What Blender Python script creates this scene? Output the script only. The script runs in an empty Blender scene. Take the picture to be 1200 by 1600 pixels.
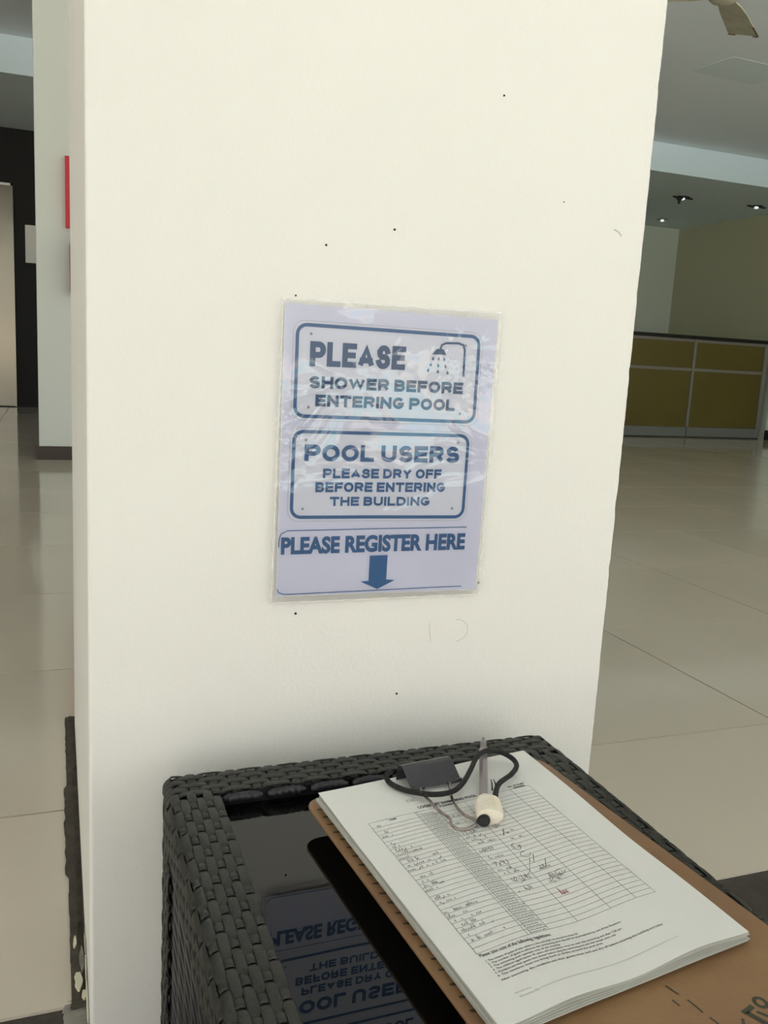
import bpy, math, random
from mathutils import Vector, Matrix
random.seed(7)
scene = bpy.context.scene
col = scene.collection
PI = math.pi

# ------------------------------------------------------------------ camera
cam_d = bpy.data.cameras.new('camera'); cam = bpy.data.objects.new('camera', cam_d); col.objects.link(cam)
cam_d.sensor_fit = 'HORIZONTAL'; cam_d.sensor_width = 36.0; cam_d.lens = 1364.91 / 1200 * 36
cam_d.clip_start = 0.02; cam_d.clip_end = 200
yaw, pitch, roll = 0.3630506, 0.1777872, 0.0546052
fwd = Vector((math.sin(yaw)*math.cos(pitch), math.cos(yaw)*math.cos(pitch), -math.sin(pitch)))
rt = Vector((math.cos(yaw), -math.sin(yaw), 0)); up = rt.cross(fwd)
r_ = rt*math.cos(roll) + up*math.sin(roll); u_ = up*math.cos(roll) - rt*math.sin(roll)
cam.matrix_world = Matrix(((r_.x, u_.x, -fwd.x, 0), (r_.y, u_.y, -fwd.y, 0), (r_.z, u_.z, -fwd.z, 0.70), (0, 0, 0, 1)))
scene.camera = cam

# ------------------------------------------------------------------ world, exposure
w = bpy.data.worlds.new('world'); scene.world = w; w.use_nodes = True
nt = w.node_tree; bg = nt.nodes['Background']
sky = nt.nodes.new('ShaderNodeTexSky'); sky.sky_type = 'NISHITA'; sky.sun_disc = False
sky.sun_elevation = math.radians(55); sky.sun_rotation = math.radians(20); sky.dust_density = 2.5; sky.air_density = 1.0
mixc = nt.nodes.new('ShaderNodeMix'); mixc.data_type = 'RGBA'
sc_ = nt.nodes.new('ShaderNodeVectorMath'); sc_.operation = 'SCALE'; sc_.inputs['Scale'].default_value = 0.30
nt.links.new(sky.outputs[0], sc_.inputs[0])
nt.links.new(sc_.outputs[0], mixc.inputs['A'])
mixc.inputs['B'].default_value = (1.04, 0.99, 0.90, 1); mixc.inputs['Factor'].default_value = 0.85
nt.links.new(mixc.outputs['Result'], bg.inputs['Color']); bg.inputs['Strength'].default_value = 0.9
sun_d = bpy.data.lights.new('sun', 'SUN'); sun = bpy.data.objects.new('sun', sun_d); col.objects.link(sun)
sun_d.energy = 22.0; sun_d.angle = math.radians(0.6); sun_d.color = (1.0, 0.95, 0.87)
sun.rotation_euler = Vector((-math.sin(math.radians(20))*0.574, -math.cos(math.radians(20))*0.574, -0.819)).to_track_quat('-Z', 'Y').to_euler()
vs = scene.view_settings
vs.view_transform = 'Standard'; vs.look = 'None'; vs.gamma = 1; vs.use_curve_mapping = False
vs.exposure = 0.88
scene.cycles.max_bounces = 12; scene.cycles.diffuse_bounces = 6

# ------------------------------------------------------------------ materials
def mat(name, color, rough=0.6, metal=0.0, var=0.0, vscale=6.0, bump=0.0, bscale=200.0, spec=0.5, color2=None, objvar=0.0, coat=0.0):
    m = bpy.data.materials.new(name); m.use_nodes = True
    n = m.node_tree.nodes; l = m.node_tree.links; b = n['Principled BSDF']
    b.inputs['Roughness'].default_value = rough; b.inputs['Metallic'].default_value = metal
    b.inputs['Specular IOR Level'].default_value = spec; b.inputs['Coat Weight'].default_value = coat
    c = (*color, 1); b.inputs['Base Color'].default_value = c
    tc = n.new('ShaderNodeTexCoord')
    if var or color2:
        no = n.new('ShaderNodeTexNoise'); no.inputs['Scale'].default_value = vscale; no.inputs['Detail'].default_value = 6
        l.new(tc.outputs['Object'], no.inputs['Vector'])
        r = n.new('ShaderNodeValToRGB'); l.new(no.outputs['Fac'], r.inputs['Fac'])
        lo = color2 if color2 else tuple(x*(1-var) for x in color)
        r.color_ramp.elements[0].position = 0.35; r.color_ramp.elements[1].position = 0.65
        r.color_ramp.elements[0].color = (*lo, 1); r.color_ramp.elements[1].color = c
        out = r.outputs['Color']
        if objvar:
            oi = n.new('ShaderNodeObjectInfo'); mr = n.new('ShaderNodeMapRange')
            mr.inputs['To Min'].default_value = 1-objvar; mr.inputs['To Max'].default_value = 1
            l.new(oi.outputs['Random'], mr.inputs['Value'])
            vm = n.new('ShaderNodeVectorMath'); vm.operation = 'SCALE'
            l.new(out, vm.inputs[0]); l.new(mr.outputs[0], vm.inputs['Scale']); out = vm.outputs[0]
        l.new(out, b.inputs['Base Color'])
    if bump:
        no = n.new('ShaderNodeTexNoise'); no.inputs['Scale'].default_value = bscale; no.inputs['Detail'].default_value = 4
        l.new(tc.outputs['Object'], no.inputs['Vector'])
        bp = n.new('ShaderNodeBump'); bp.inputs['Strength'].default_value = bump; bp.inputs['Distance'].default_value = 0.002
        l.new(no.outputs['Fac'], bp.inputs['Height']); l.new(bp.outputs[0], b.inputs['Normal'])
    return m

M = {}
M['plaster'] = mat('cream painted plaster', (0.81, 0.795, 0.74), 0.62, var=0.03, vscale=3, bump=0.22, bscale=260)
M['plaster_side'] = mat('cream painted plaster edge', (0.80, 0.77, 0.69), 0.65, var=0.04, vscale=4, bump=0.2, bscale=200)
M['white_wall'] = mat('white wall paint', (0.66, 0.70, 0.65), 0.6, var=0.02, vscale=1)
M['olive_wall'] = mat('olive beige wall paint', (0.47, 0.47, 0.33), 0.6, var=0.03, vscale=1)
M['green_wall'] = mat('pale grey green wall paint', (0.58, 0.64, 0.57), 0.6, var=0.03, vscale=1)
M['ceiling'] = mat('grey white ceiling paint', (0.82, 0.89, 0.95), 0.8, var=0.02, vscale=0.6)
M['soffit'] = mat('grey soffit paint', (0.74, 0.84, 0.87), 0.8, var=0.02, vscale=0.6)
M['band'] = mat('pale blue white fascia paint', (0.70, 0.84, 0.93), 0.6)
M['tile'] = mat('polished beige porcelain tile', (0.64, 0.575, 0.475), 0.09, var=0.05, vscale=2.2, objvar=0.05)
M['grout'] = mat('dark grout', (0.06, 0.05, 0.04), 0.9)
M['dark_stone'] = mat('dark brown granite', (0.060, 0.047, 0.040), 0.35, var=0.4, vscale=60)
M['concrete'] = mat('rough grey concrete', (0.30, 0.28, 0.25), 0.9, var=0.4, vscale=25, bump=0.6, bscale=90)
M['mortar'] = mat('dark dirty mortar', (0.075, 0.062, 0.045), 0.9, var=0.4, vscale=50, bump=0.8, bscale=150)
M['flake'] = mat('flaked cream plaster', (0.72, 0.68, 0.52), 0.8, bump=0.5, bscale=200)
M['pale_ground'] = mat('pale paving outdoors', (0.46, 0.43, 0.38), 0.8, var=0.2, vscale=3)
M['black_granite'] = mat('black granite cladding', (0.010, 0.010, 0.010), 0.5, var=0.3, vscale=90, spec=0.2)
M['brown_trim'] = mat('dark brown skirting', (0.035, 0.022, 0.016), 0.35)
M['elevator'] = mat('brushed brass toned steel', (0.20, 0.185, 0.15), 0.18, metal=1.0, bump=0.25, bscale=5)
M['steel'] = mat('satin steel', (0.45, 0.46, 0.46), 0.35, metal=1.0)
M['red'] = mat('red enamel', (0.55, 0.015, 0.03), 0.4)
M['dark_red'] = mat('dark red enamel', (0.22, 0.012, 0.014), 0.35)
M['black_plastic'] = mat('black plastic', (0.012, 0.012, 0.013), 0.4)
M['panel_olive'] = mat('olive ochre laminate panel', (0.125, 0.10, 0.020), 0.35, var=0.12, vscale=2)
M['counter_grey'] = mat('grey metal counter frame', (0.22, 0.21, 0.19), 0.4)
M['plinth'] = mat('grey plinth', (0.18, 0.19, 0.18), 0.35)
M['black_top'] = mat('black counter slab', (0.010, 0.010, 0.012), 0.25)
M['fan_cream'] = mat('aged cream enamel', (0.56, 0.55, 0.44), 0.4, color2=(0.44, 0.42, 0.32), vscale=14)
M['fan_trim'] = mat('bronze fan ring', (0.12, 0.09, 0.05), 0.4, metal=0.6)
M['wicker'] = mat('charcoal synthetic wicker', (0.0235, 0.024, 0.019), 0.5, var=0.3, vscale=40, objvar=0.25, bump=0.25, bscale=500)
M['wicker_dark'] = mat('black wicker cord', (0.016, 0.016, 0.02), 0.34, var=0.3, vscale=60)
M['core'] = mat('black table core', (0.006, 0.006, 0.006), 0.7)
M['paper'] = mat('white bond paper', (0.73, 0.725, 0.69), 0.75, var=0.02, vscale=10)
M['paper_under'] = mat('aged white bond paper', (0.64, 0.63, 0.57), 0.75, var=0.04, vscale=10, objvar=0.15)
M['print_grey'] = mat('grey printed rule ink', (0.22, 0.23, 0.23), 0.7)
M['print_black'] = mat('black toner', (0.05, 0.05, 0.06), 0.6)
M['print_pale'] = mat('pale grey toner', (0.36, 0.36, 0.35), 0.7)
M['pen_ink'] = mat('black ballpoint ink', (0.09, 0.09, 0.10), 0.6)
M['red_ink'] = mat('dull red ballpoint ink', (0.30, 0.07, 0.09), 0.6)
M['board'] = mat('brown hardboard', (0.27, 0.155, 0.070), 0.5, color2=(0.22, 0.115, 0.064), vscale=9, bump=0.15, bscale=300)
M['board_edge'] = mat('worn hardboard edge', (0.28, 0.17, 0.10), 0.8, color2=(0.13, 0.08, 0.05), vscale=80)
M['mark_dark'] = mat('dark brown marker', (0.055, 0.038, 0.022), 0.7)
M['mark_green'] = mat('dark green stencil ink', (0.045, 0.045, 0.028), 0.6)
M['clip'] = mat('black lacquered spring steel', (0.030, 0.030, 0.035), 0.33, color2=(0.045, 0.044, 0.048), vscale=50)
M['clip_red'] = mat('faded red sticker stain', (0.10, 0.025, 0.03), 0.6)
M['wire'] = mat('tarnished nickel wire', (0.42, 0.36, 0.33), 0.32, metal=1.0, var=0.3, vscale=200)
M['cord'] = mat('black braided cord', (0.010, 0.010, 0.010), 0.75, bump=1.0, bscale=900)
M['tape'] = mat('cream masking tape', (0.80, 0.74, 0.62), 0.7, color2=(0.70, 0.62, 0.48), vscale=60, bump=0.7, bscale=220)
M['sign_paper'] = mat('lavender white printed paper', (0.78, 0.79, 0.92), 0.6)
M['sign_plate'] = mat('pale printed sign plate', (0.80, 0.82, 0.90), 0.6)
M['plate_shadow'] = mat('pale grey printed plate rim', (0.62, 0.62, 0.70), 0.6)
M['sign_blue'] = mat('slate blue print', (0.030, 0.135, 0.33), 0.55)
M['sign_navy'] = mat('dark slate blue print', (0.026, 0.10, 0.235), 0.55)
M['arrow_blue'] = mat('mid blue print', (0.025, 0.15, 0.38), 0.55)
M['screw_print'] = mat('printed screw head grey', (0.30, 0.31, 0.33), 0.6)
M['pencil'] = mat('grey pencil mark', (0.50, 0.48, 0.44), 0.8)
M['bulb'] = mat('frosted bulb', (0.85, 0.88, 0.9), 0.2)
_b = M['bulb'].node_tree.nodes['Principled BSDF']; _b.inputs['Emission Color'].default_value = (.85, .95, 1, 1); _b.inputs['Emission Strength'].default_value = 0.4
M['pool'] = mat('pale cyan pool water', (0.22, 0.66, 0.80), 0.10, var=0.2, vscale=1.5)
M['hedge'] = mat('dark green planting', (0.05, 0.10, 0.03), 0.8, var=0.5, vscale=5)
M['film_edge'] = mat('milky sealed film edge', (0.95, 0.95, 0.90), 0.15)
M['film_edge'].node_tree.nodes['Principled BSDF'].inputs['Alpha'].default_value = 0.35
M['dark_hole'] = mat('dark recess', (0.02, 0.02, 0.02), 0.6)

# table glass: black, mirror-smooth
M['glass_black'] = mat('black tempered glass', (0.0045, 0.0045, 0.0045), 0.012, spec=0.5)
# clear pen barrel
def clear_mat(name, tint, rough):
    m = bpy.data.materials.new(name); m.use_nodes = True
    b = m.node_tree.nodes['Principled BSDF']
    b.inputs['Base Color'].default_value = (*tint, 1); b.inputs['Roughness'].default_value = rough
    b.inputs['Transmission Weight'].default_value = 0.55; b.inputs['IOR'].default_value = 1.45
    return m
M['pen_clear'] = clear_mat('smoky clear pen barrel', (0.42, 0.38, 0.38), 0.15)
# laminating film: clear sheet, only its surface reflection shows; wrinkled by bump
def film_mat():
    m = bpy.data.materials.new('clear laminating film'); m.use_nodes = True
    n = m.node_tree.nodes; l = m.node_tree.links
    for x in list(n): n.remove(x)
    out = n.new('ShaderNodeOutputMaterial'); mix = n.new('ShaderNodeMixShader')
    tr = n.new('ShaderNodeBsdfTransparent'); gl = n.new('ShaderNodeBsdfGlossy'); fr = n.new('ShaderNodeFresnel')
    tr.inputs['Color'].default_value = (0.985, 0.985, 0.99, 1)
    gl.inputs['Roughness'].default_value = 0.06; fr.inputs['IOR'].default_value = 1.62
    tc = n.new('ShaderNodeTexCoord'); no = n.new('ShaderNodeTexNoise'); no.inputs['Scale'].default_value = 15
    no.inputs['Detail'].default_value = 3; no.inputs['Distortion'].default_value = 0.8
    bp = n.new('ShaderNodeBump'); bp.inputs['Strength'].default_value = 1.0; bp.inputs['Distance'].default_value = 0.007
    l.new(tc.outputs['Object'], no.inputs['Vector']);     n2 = n.new('ShaderNodeTexNoise'); n2.inputs['Scale'].default_value = 9; n2.inputs['Detail'].default_value = 1
    l.new(tc.outputs['Object'], n2.inputs['Vector']); mr = n.new('ShaderNodeMapRange')
    mr.inputs['From Min'].default_value = 0.42; mr.inputs['From Max'].default_value = 0.66; mr.inputs['To Min'].default_value = 0.12
    l.new(n2.outputs['Fac'], mr.inputs['Value']); l.new(mr.outputs[0], bp.inputs['Strength'])
    l.new(no.outputs['Fac'], bp.inputs['Height'])
    l.new(bp.outputs[0], gl.inputs['Normal'])
    mm = n.new('ShaderNodeMath'); mm.operation = 'MULTIPLY'; mm.inputs[1].default_value = 1.0; mm.use_clamp = True
    l.new(fr.outputs[0], mm.inputs[0]); l.new(mm.outputs[0], mix.inputs['Fac'])
    l.new(tr.outputs[0], mix.inputs[1]); l.new(gl.outputs[0], mix.inputs[2]); l.new(mix.outputs[0], out.inputs[0])
    return m
M['film'] = film_mat()

# ------------------------------------------------------------------ helpers
ORG = {}
def thing(name, label, cat, loc, group=None):
    o = bpy.data.objects.new(name, None); col.objects.link(o); o.empty_display_size = 0.05
    o.location = loc; o['label'] = label; o['category'] = cat
    if group: o['group'] = group
    ORG[o.name] = Vector(loc)
    return o
class MB:
    def __init__(s): s.v = []; s.f = []
    def add(s, v, f):
        b = len(s.v); s.v += [Vector(p) for p in v]; s.f += [tuple(i+b for i in q) for q in f]; return s
    def box(s, x0, x1, y0, y1, z0, z1):
        return s.add([(x, y, z) for z in (z0, z1) for y in (y0, y1) for x in (x0, x1)],
                     [(0, 2, 3, 1), (4, 5, 7, 6), (0, 1, 5, 4), (2, 6, 7, 3), (0, 4, 6, 2), (1, 3, 7, 5)])
    def cyl(s, p, q, r0, r1=None, n=20, cap=True):
        r1 = r0 if r1 is None else r1; p = Vector(p); q = Vector(q); a = (q-p).normalized()
        e = a.orthogonal().normalized(); g = a.cross(e)
        v = []
        for c, r in ((p, r0), (q, r1)):
            v += [c + e*math.cos(2*PI*i/n)*r + g*math.sin(2*PI*i/n)*r for i in range(n)]
        f = [(i, (i+1) % n, n+(i+1) % n, n+i) for i in range(n)]
        if cap: f += [tuple(reversed(range(n))), tuple(range(n, 2*n))]
        return s.add(v, f)
    def lathe(s, c, prof, n=32):      # prof: list of (r, z) about vertical axis at c
        c = Vector(c); v = []; f = []
        for r, z in prof: v += [c+Vector((r*math.cos(2*PI*i/n), r*math.sin(2*PI*i/n), z)) for i in range(n)]
        for k in range(len(prof)-1):
            f += [(k*n+i, k*n+(i+1) % n, (k+1)*n+(i+1) % n, (k+1)*n+i) for i in range(n)]
        f += [tuple(reversed(range(n))), tuple((len(prof)-1)*n+i for i in range(n))]
        return s.add(v, f)
    def sweep(s, pts, sides, w, t, ns=8, cap=True):   # flat strand: side vectors and width/thickness
        v = []; f = []; k = len(pts)
        for i in range(k):
            p = pts[i]; a = (pts[min(i+1, k-1)]-pts[max(i-1, 0)]).normalized(); sd = sides[i]
            sd = (sd - a*sd.dot(a)).normalized(); n = a.cross(sd)
            for j in range(ns):
                th = 2*PI*j/ns; cx = math.cos(th); cy = math.sin(th)
                sx = math.copysign(abs(cx)**0.6, cx); v.append(p + sd*sx*w/2 + n*cy*t/2)
        for i in range(k-1):
            f += [(i*ns+j, i*ns+(j+1) % ns, (i+1)*ns+(j+1) % ns, (i+1)*ns+j) for j in range(ns)]
        if cap: f += [tuple(reversed(range(ns))), tuple((k-1)*ns+j for j in range(ns))]
        return s.add(v, f)
    def tube(s, pts, r, n=10):
        pts = [Vector(p) for p in pts]; k = len(pts); v = []; f = []
        a = (pts[1]-pts[0]).normalized(); e = a.orthogonal().normalized()
        for i in range(k):
            a = (pts[min(i+1, k-1)]-pts[max(i-1, 0)]).normalized(); e = (e-a*e.dot(a)).normalized(); g = a.cross(e)
            rr = r[i] if isinstance(r, (list, tuple)) else r
            v += [pts[i]+e*math.cos(2*PI*j/n)*rr+g*math.sin(2*PI*j/n)*rr for j in range(n)]
        for i in range(k-1): f += [(i*n+j, i*n+(j+1) % n, (i+1)*n+(j+1) % n, (i+1)*n+j) for j in range(n)]
        f += [tuple(reversed(range(n))), tuple((k-1)*n+j for j in range(n))]
        return s.add(v, f)
    def build(s, name, m, parent=None, smooth=False, bevel=0.0, **props):
        off = Vector((0, 0, 0))
        if parent is not None: off = ORG.get(parent.name, Vector((0, 0, 0)))
        me = bpy.data.meshes.new(name); me.from_pydata([tuple(p-off) for p in s.v], [], s.f); me.update()
        me.materials.append(M[m] if isinstance(m, str) else m)
        if smooth:
            for p in me.polygons: p.use_smooth = True
        o = bpy.data.objects.new(name, me); col.objects.link(o)
        if parent is not None: o.parent = parent
        ORG[o.name] = off
        if bevel:
            bv = o.modifiers.new('bevel', 'BEVEL'); bv.width = bevel; bv.segments = 3; bv.limit_method = 'ANGLE'
        for k, x in props.items(): o[k] = x
        return o
def struct(name, mb, m, **k): return mb.build(name, m, kind='structure', **k)
def smooth_path(pts, n=8):           # Catmull-Rom
    P = [Vector(p) for p in pts]; P = [P[0]*2-P[1]] + P + [P[-1]*2-P[-2]]; out = []
    for i in range(1, len(P)-2):
        for k in range(n):
            t = k/n; a, b, c, d = P[i-1:i+3]
            out.append(0.5*((2*b)+(c-a)*t+(2*a-5*b+4*c-d)*t*t+(3*b-a-3*c+d)*t**3))
    out.append(P[-2]); return out

# ------------------------------------------------------------------ 2D print helpers
def text2d(s, bold=0.0, spacing=1.0):
    cu = bpy.data.curves.new('t', 'FONT'); cu.body = s; cu.offset = bold; cu.fill_mode = 'FRONT'; cu.space_character = spacing
    cu.resolution_u = 4
    o = bpy.data.objects.new('t', cu); col.objects.link(o)
    dg = bpy.context.evaluated_depsgraph_get(); me = bpy.data.meshes.new_from_object(o.evaluated_get(dg))
    v = [(p.co.x, p.co.y) for p in me.vertices]; f = [tuple(p.vertices) for p in me.polygons]
    bpy.data.objects.remove(o); bpy.data.curves.remove(cu); bpy.data.meshes.remove(me)
    x0 = min(p[0] for p in v); x1 = max(p[0] for p in v); y0 = min(p[1] for p in v); y1 = max(p[1] for p in v)
    return [((x-x0)/(x1-x0), (y1-y)/(y1-y0)) for x, y in v], f        # y runs down, 0..1
def quadmap(q):                       # q = TL, TR, BR, BL in 2D
    def g(u, v):
        return ((1-u)*(1-v)*q[0][0]+u*(1-v)*q[1][0]+u*v*q[2][0]+(1-u)*v*q[3][0],
                (1-u)*(1-v)*q[0][1]+u*(1-v)*q[1][1]+u*v*q[2][1]+(1-u)*v*q[3][1])
    return g
def ribbon(pts, w, step=None):        # 2D polyline to quads
    if step:
        P = []
        for a, b in zip(pts, pts[1:]):
            n = max(1, int(math.dist(a, b)/step)); P += [(a[0]+(b[0]-a[0])*i/n, a[1]+(b[1]-a[1])*i/n) for i in range(n)]
        pts = P+[pts[-1]]
    v = []; f = []; k = len(pts)
    for i, p in enumerate(pts):
        a = pts[max(i-1, 0)]; b = pts[min(i+1, k-1)]; d = (b[0]-a[0], b[1]-a[1]); n = math.hypot(*d) or 1e-9
        nx, ny = -d[1]/n*w/2, d[0]/n*w/2; v += [(p[0]+nx, p[1]+ny), (p[0]-nx, p[1]-ny)]
    f = [(2*i, 2*i+2, 2*i+3, 2*i+1) for i in range(k-1)]
    return v, f
GLY = {
 'P': (.68, [[(0, 0), (0, 1)], [(0, 1), (.42, 1), ('a', .42, .72, .28, 90, -90), (0, .44)]]),
 'L': (.58, [[(0, 1), (0, 0), (.58, 0)]]),
 'E': (.62, [[(.62, 1), (0, 1), (0, 0), (.62, 0)], [(0, .51), (.56, .51)]]),
 'F': (.60, [[(.60, 1), (0, 1), (0, 0)], [(0, .49), (.54, .49)]]),
 'A': (.80, [[(0, 0), (.40, 1), (.80, 0)], [(.13, .27), (.67, .27)]]),
 'S': (.66, [[('a', .35, .74, .27, 20, 180), ('e', .34, .74, .28, .24, 180, 262), ('e', .35, .26, .31, .26, 82, 0), ('e', .34, .27, .32, .27, 0, -165)]]),
 'H': (.70, [[(0, 0), (0, 1)], [(.70, 0), (.70, 1)], [(0, .51), (.70, .51)]]),
 'O': (.80, [[('e', .40, .5, .40, .5, 90, 450)]]),
 'W': (1.12, [[(0, 1), (.27, 0), (.56, 1), (.85, 0), (1.12, 1)]]),
 'R': (.70, [[(0, 0), (0, 1)], [(0, 1), (.42, 1), ('a', .42, .735, .265, 90, -90), (0, .47)], [(.40, .47), (.70, 0)]]),
 'B': (.68, [[(.38, .52), (0, .52), (0, 1), (.38, 1), ('a', .38, .76, .24, 90, -90)], [(0, .52), (0, 0), (.40, 0), ('a', .40, .26, .26, -90, 90)]]),
 'N': (.72, [[(0, 0), (0, 1)], [(0, 1), (.72, 0)], [(.72, 0), (.72, 1)]]),
 'T': (.70, [[(0, 1), (.70, 1)], [(.35, 1), (.35, 0)]]),
 'I': (.02, [[(.01, 0), (.01, 1)]]),
 'G': (.78, [[('e', .39, .5, .39, .5, 40, 325), (.74, .42), (.44, .42)]]),
 'U': (.70, [[(0, 1), (0, .34), ('e', .35, .34, .35, .34, 180, 360), (.70, .34), (.70, 1)]]),
 'D': (.74, [[(0, 0), (0, 1), (.32, 1), ('e', .34, .5, .40, .5, 90, -90), (0, 0), (0, .4)]]),
 'Y': (.76, [[(0, 1), (.38, .46), (.76, 1)], [(.38, .46), (.38, 0)]]),
}
def block_text(s, aspect, th=.21, gap=.16, space=.34):
    # heavy grotesque capitals drawn as strokes of even weight; returns 0..1 coords (v runs down)
    pen_x = 0; glyphs = []
    for ch in s:
        if ch == ' ': pen_x += space; continue
        w, st = GLY[ch]; glyphs.append((pen_x, st)); pen_x += w+th+gap
    tot = pen_x-gap; nt_ = sum(1 for c in s if c != ' '); kx = (aspect-nt_*th)/(tot-nt_*th)
    V = []; F = []; i_ = 0
    for gi, (gx, st) in enumerate(glyphs):
        ox = (gx-gi*th)*kx + gi*th + th/2
        for line in st:
            P = []
            for q in line:
                if q[0] in ('a', 'e'):
                    if q[0] == 'a': _, cx, cy, rx, a0, a1 = q; ry = rx
                    else: _, cx, cy, rx, ry, a0, a1 = q
                    for k in range(17):
                        t = math.radians(a0+(a1-a0)*k/16); P.append((cx+rx*math.cos(t), cy+ry*math.sin(t)))
                else: P.append(q)
            P = [(ox+x*kx, th/2+y*(1-th)) for x, y in P]
            Q = [P[0]]
            for p in P[1:]:
                if math.dist(p, Q[-1]) > 1e-4: Q.append(p)
            P = Q; n = len(P); closed = math.dist(P[0], P[-1]) < 1e-3
            # square caps so that strokes reach the cell border
            def ext(a, b):
                d = math.dist(a, b); return (a[0]+(a[0]-b[0])/d*th/2, a[1]+(a[1]-b[1])/d*th/2)
            diag = abs(P[0][0]-P[1][0]) > .02 and abs(P[0][1]-P[1][1]) > .02
            if not closed and not diag: P[0] = ext(P[0], P[1])
            diag = abs(P[-1][0]-P[-2][0]) > .02 and abs(P[-1][1]-P[-2][1]) > .02
            if not closed and not diag: P[-1] = ext(P[-1], P[-2])
            b0 = len(V)
            for i in range(n):
                a = P[i-1] if i > 0 else (P[-2] if closed else None); c = P[i+1] if i < n-1 else (P[1] if closed else None); p = P[i]
                def un(u, v_): d = math.dist(u, v_); return ((v_[0]-u[0])/d, (v_[1]-u[1])/d)
                d1 = un(a, p) if a else un(p, c); d2 = un(p, c) if c else d1
                nx, ny = -(d1[1]+d2[1]), d1[0]+d2[0]; L = math.hypot(nx, ny) or 1; nx /= L; ny /= L
                k = th/2/max(.45, abs(nx*-d1[1]+ny*d1[0]))
                V += [(p[0]+nx*k, p[1]+ny*k), (p[0]-nx*k, p[1]-ny*k)]
            F += [(b0+2*i, b0+2*i+1, b0+2*i+3, b0+2*i+2) for i in range(n-1)]
    V = [(x/aspect, 1-min(1, max(0, y))) for x, y in V]
    return V, F
def rrect(q, r, n=6):                 # closed rounded quad outline, q corners TL,TR,BR,BL
    out = []
    for i in range(4):
        p = Vector(q[i]); a = (Vector(q[i-1])-p).normalized(); b = (Vector(q[(i+1) % 4])-p).normalized()
        c = p+(a+b)*r
        for k in range(n+1):
            t = k/n*PI/2; out.append(tuple(c - b*r*math.cos(t) - a*r*math.sin(t)))
    return out

# ================================================================== THE ROOM
ZU, ZL = 2.86, 2.60
fl = struct('floor', MB().box(-6, 9, 0.873, 11, -0.12, -0.004), 'grout')
tile_cache = {}
ys = [0.874] + [1.295+0.605*i for i in range(0, 16)]
xs = [1.38+0.605*i for i in range(-6, 12)]
for i in range(len(xs)-1):
    for j in range(len(ys)-1):
        x0, x1, y0, y1 = xs[i], min(xs[i+1], 7.995), ys[j], min(ys[j+1], 10.29)
        if x0 >= 7.9 or y0 > 10.2: continue
        if 0.03 < x0 and x1 < 0.57 and y1 < 1.6: continue
        g = 0.0021
        x0 += g; x1 -= g; y0 += g; y1 -= g
        # tiles are cut around the pillar foot
        if y0 < 1.63 and x0 < 0.6 and x1 > 0.006:
            pieces = []
            if x0 < 0.0: pieces.append((x0, 0.0075, y0, y1))
            if x1 > 0.60: pieces.append((0.585, x1, y0, y1))
            if y1 > 1.66: pieces = [(a, b, c, 1.633) for a, b, c, d in pieces]+[(x0, x1, 1.633, y1)]
        else: pieces = [(x0, x1, y0, y1)]
        tm = MB()
        for (a, b, c, d) in pieces:
            if b-a > 0.01 and d-c > 0.01: tm.box(a, b, c, d, -0.010, 0.0)
        if tm.v: tm.build('tile', 'tile', fl)
struct('trim_1', MB().box(-6, 9, 0.74, 0.873, -0.10, -0.003), 'dark_stone')
struct('paving', MB().box(-30, 30, -30, 0.74, -0.12, -0.012), 'pale_ground')

# big pillar that carries the notice
ring = []
for (ca, cb_, a0) in ((0.575, 0.804, 270), (0.575, 1.596, 0), (0.028, 1.596, 90), (0.028, 0.804, 180)):
    ring += [(ca+0.004*math.cos(math.radians(a0+22.5*k)), cb_+0.004*math.sin(math.radians(a0+22.5*k))) for k in range(5)]
pv = []; pf = []; NZ = 330; nr_ = len(ring); jx = 0
for i in range(NZ+1):
    z = -0.01+(ZU+0.31)*i/NZ if i > 200 else -0.01+1.25*i/200
    jx = 0.4*jx+random.uniform(-.0003, .0003)-(0.0014 if random.random() < .035 else 0)
    for k, (x, y) in enumerate(ring): pv.append((x+(jx if k < 4 else 0), y, z))
for i in range(NZ): pf += [(i*nr_+k, i*nr_+(k+1) % nr_, (i+1)*nr_+(k+1) % nr_, (i+1)*nr_+k) for k in range(nr_)]
pil = struct('wall_pillar', MB().add(pv, pf), 'plaster')
# wall outside/inside shell
struct('wall_left', MB().box(-6.2, -6.0, 2.5, 11, 0, 3.2), 'white_wall')
struct('added_shade_canopy', MB().box(-7.5, 9.5, -3.2, 0.8, ZU, ZU+0.3), 'ceiling')  # unseen canopy, added and deepened to cut the light on the table
struct('paving', MB().box(-40, -6.0, 0.74, 30, -0.12, -0.012), 'pale_ground')
struct('added_glare_pool', MB().box(1.0, 7.0, -13.0, -6.6, -0.10, -0.008), 'pool')  # unseen pool behind the camera, added for cyan glare on the notice film
struct('wall_back', MB().box(-6, 1.0, 9.40, 9.6, 0, 3.2), 'black_granite')
struct('wall_partition', MB().box(1.0, 1.2, 9.40, 10.5, 0, 3.2), 'white_wall')
struct('wall_far', MB().box(1.0, 8.2, 10.30, 10.5, 0, 3.2), 'green_wall')
struct('wall_right', MB().box(8.0, 8.2, 0.8, 10.5, 0, 3.2), 'olive_wall')
struct('ceiling', MB().box(-6.2, 8.2, 0.8, 7.5, ZU, ZU+0.3), 'ceiling')
struct('ceiling_low', MB().box(-6.2, 8.2, 7.5, 10.6, ZL, ZL+0.6), 'soffit')
struct('trim_2', MB().box(-6.0, 8.0, 7.492, 7.5, ZL-0.004, ZU), 'band')
struct('baseboard_right', MB().box(7.98, 8.0, 0.9, 10.3, 0, 0.10), 'brown_trim')
struct('baseboard_far', MB().box(1.2, 7.98, 10.28, 10.3, 0, 0.10), 'brown_trim')
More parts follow.
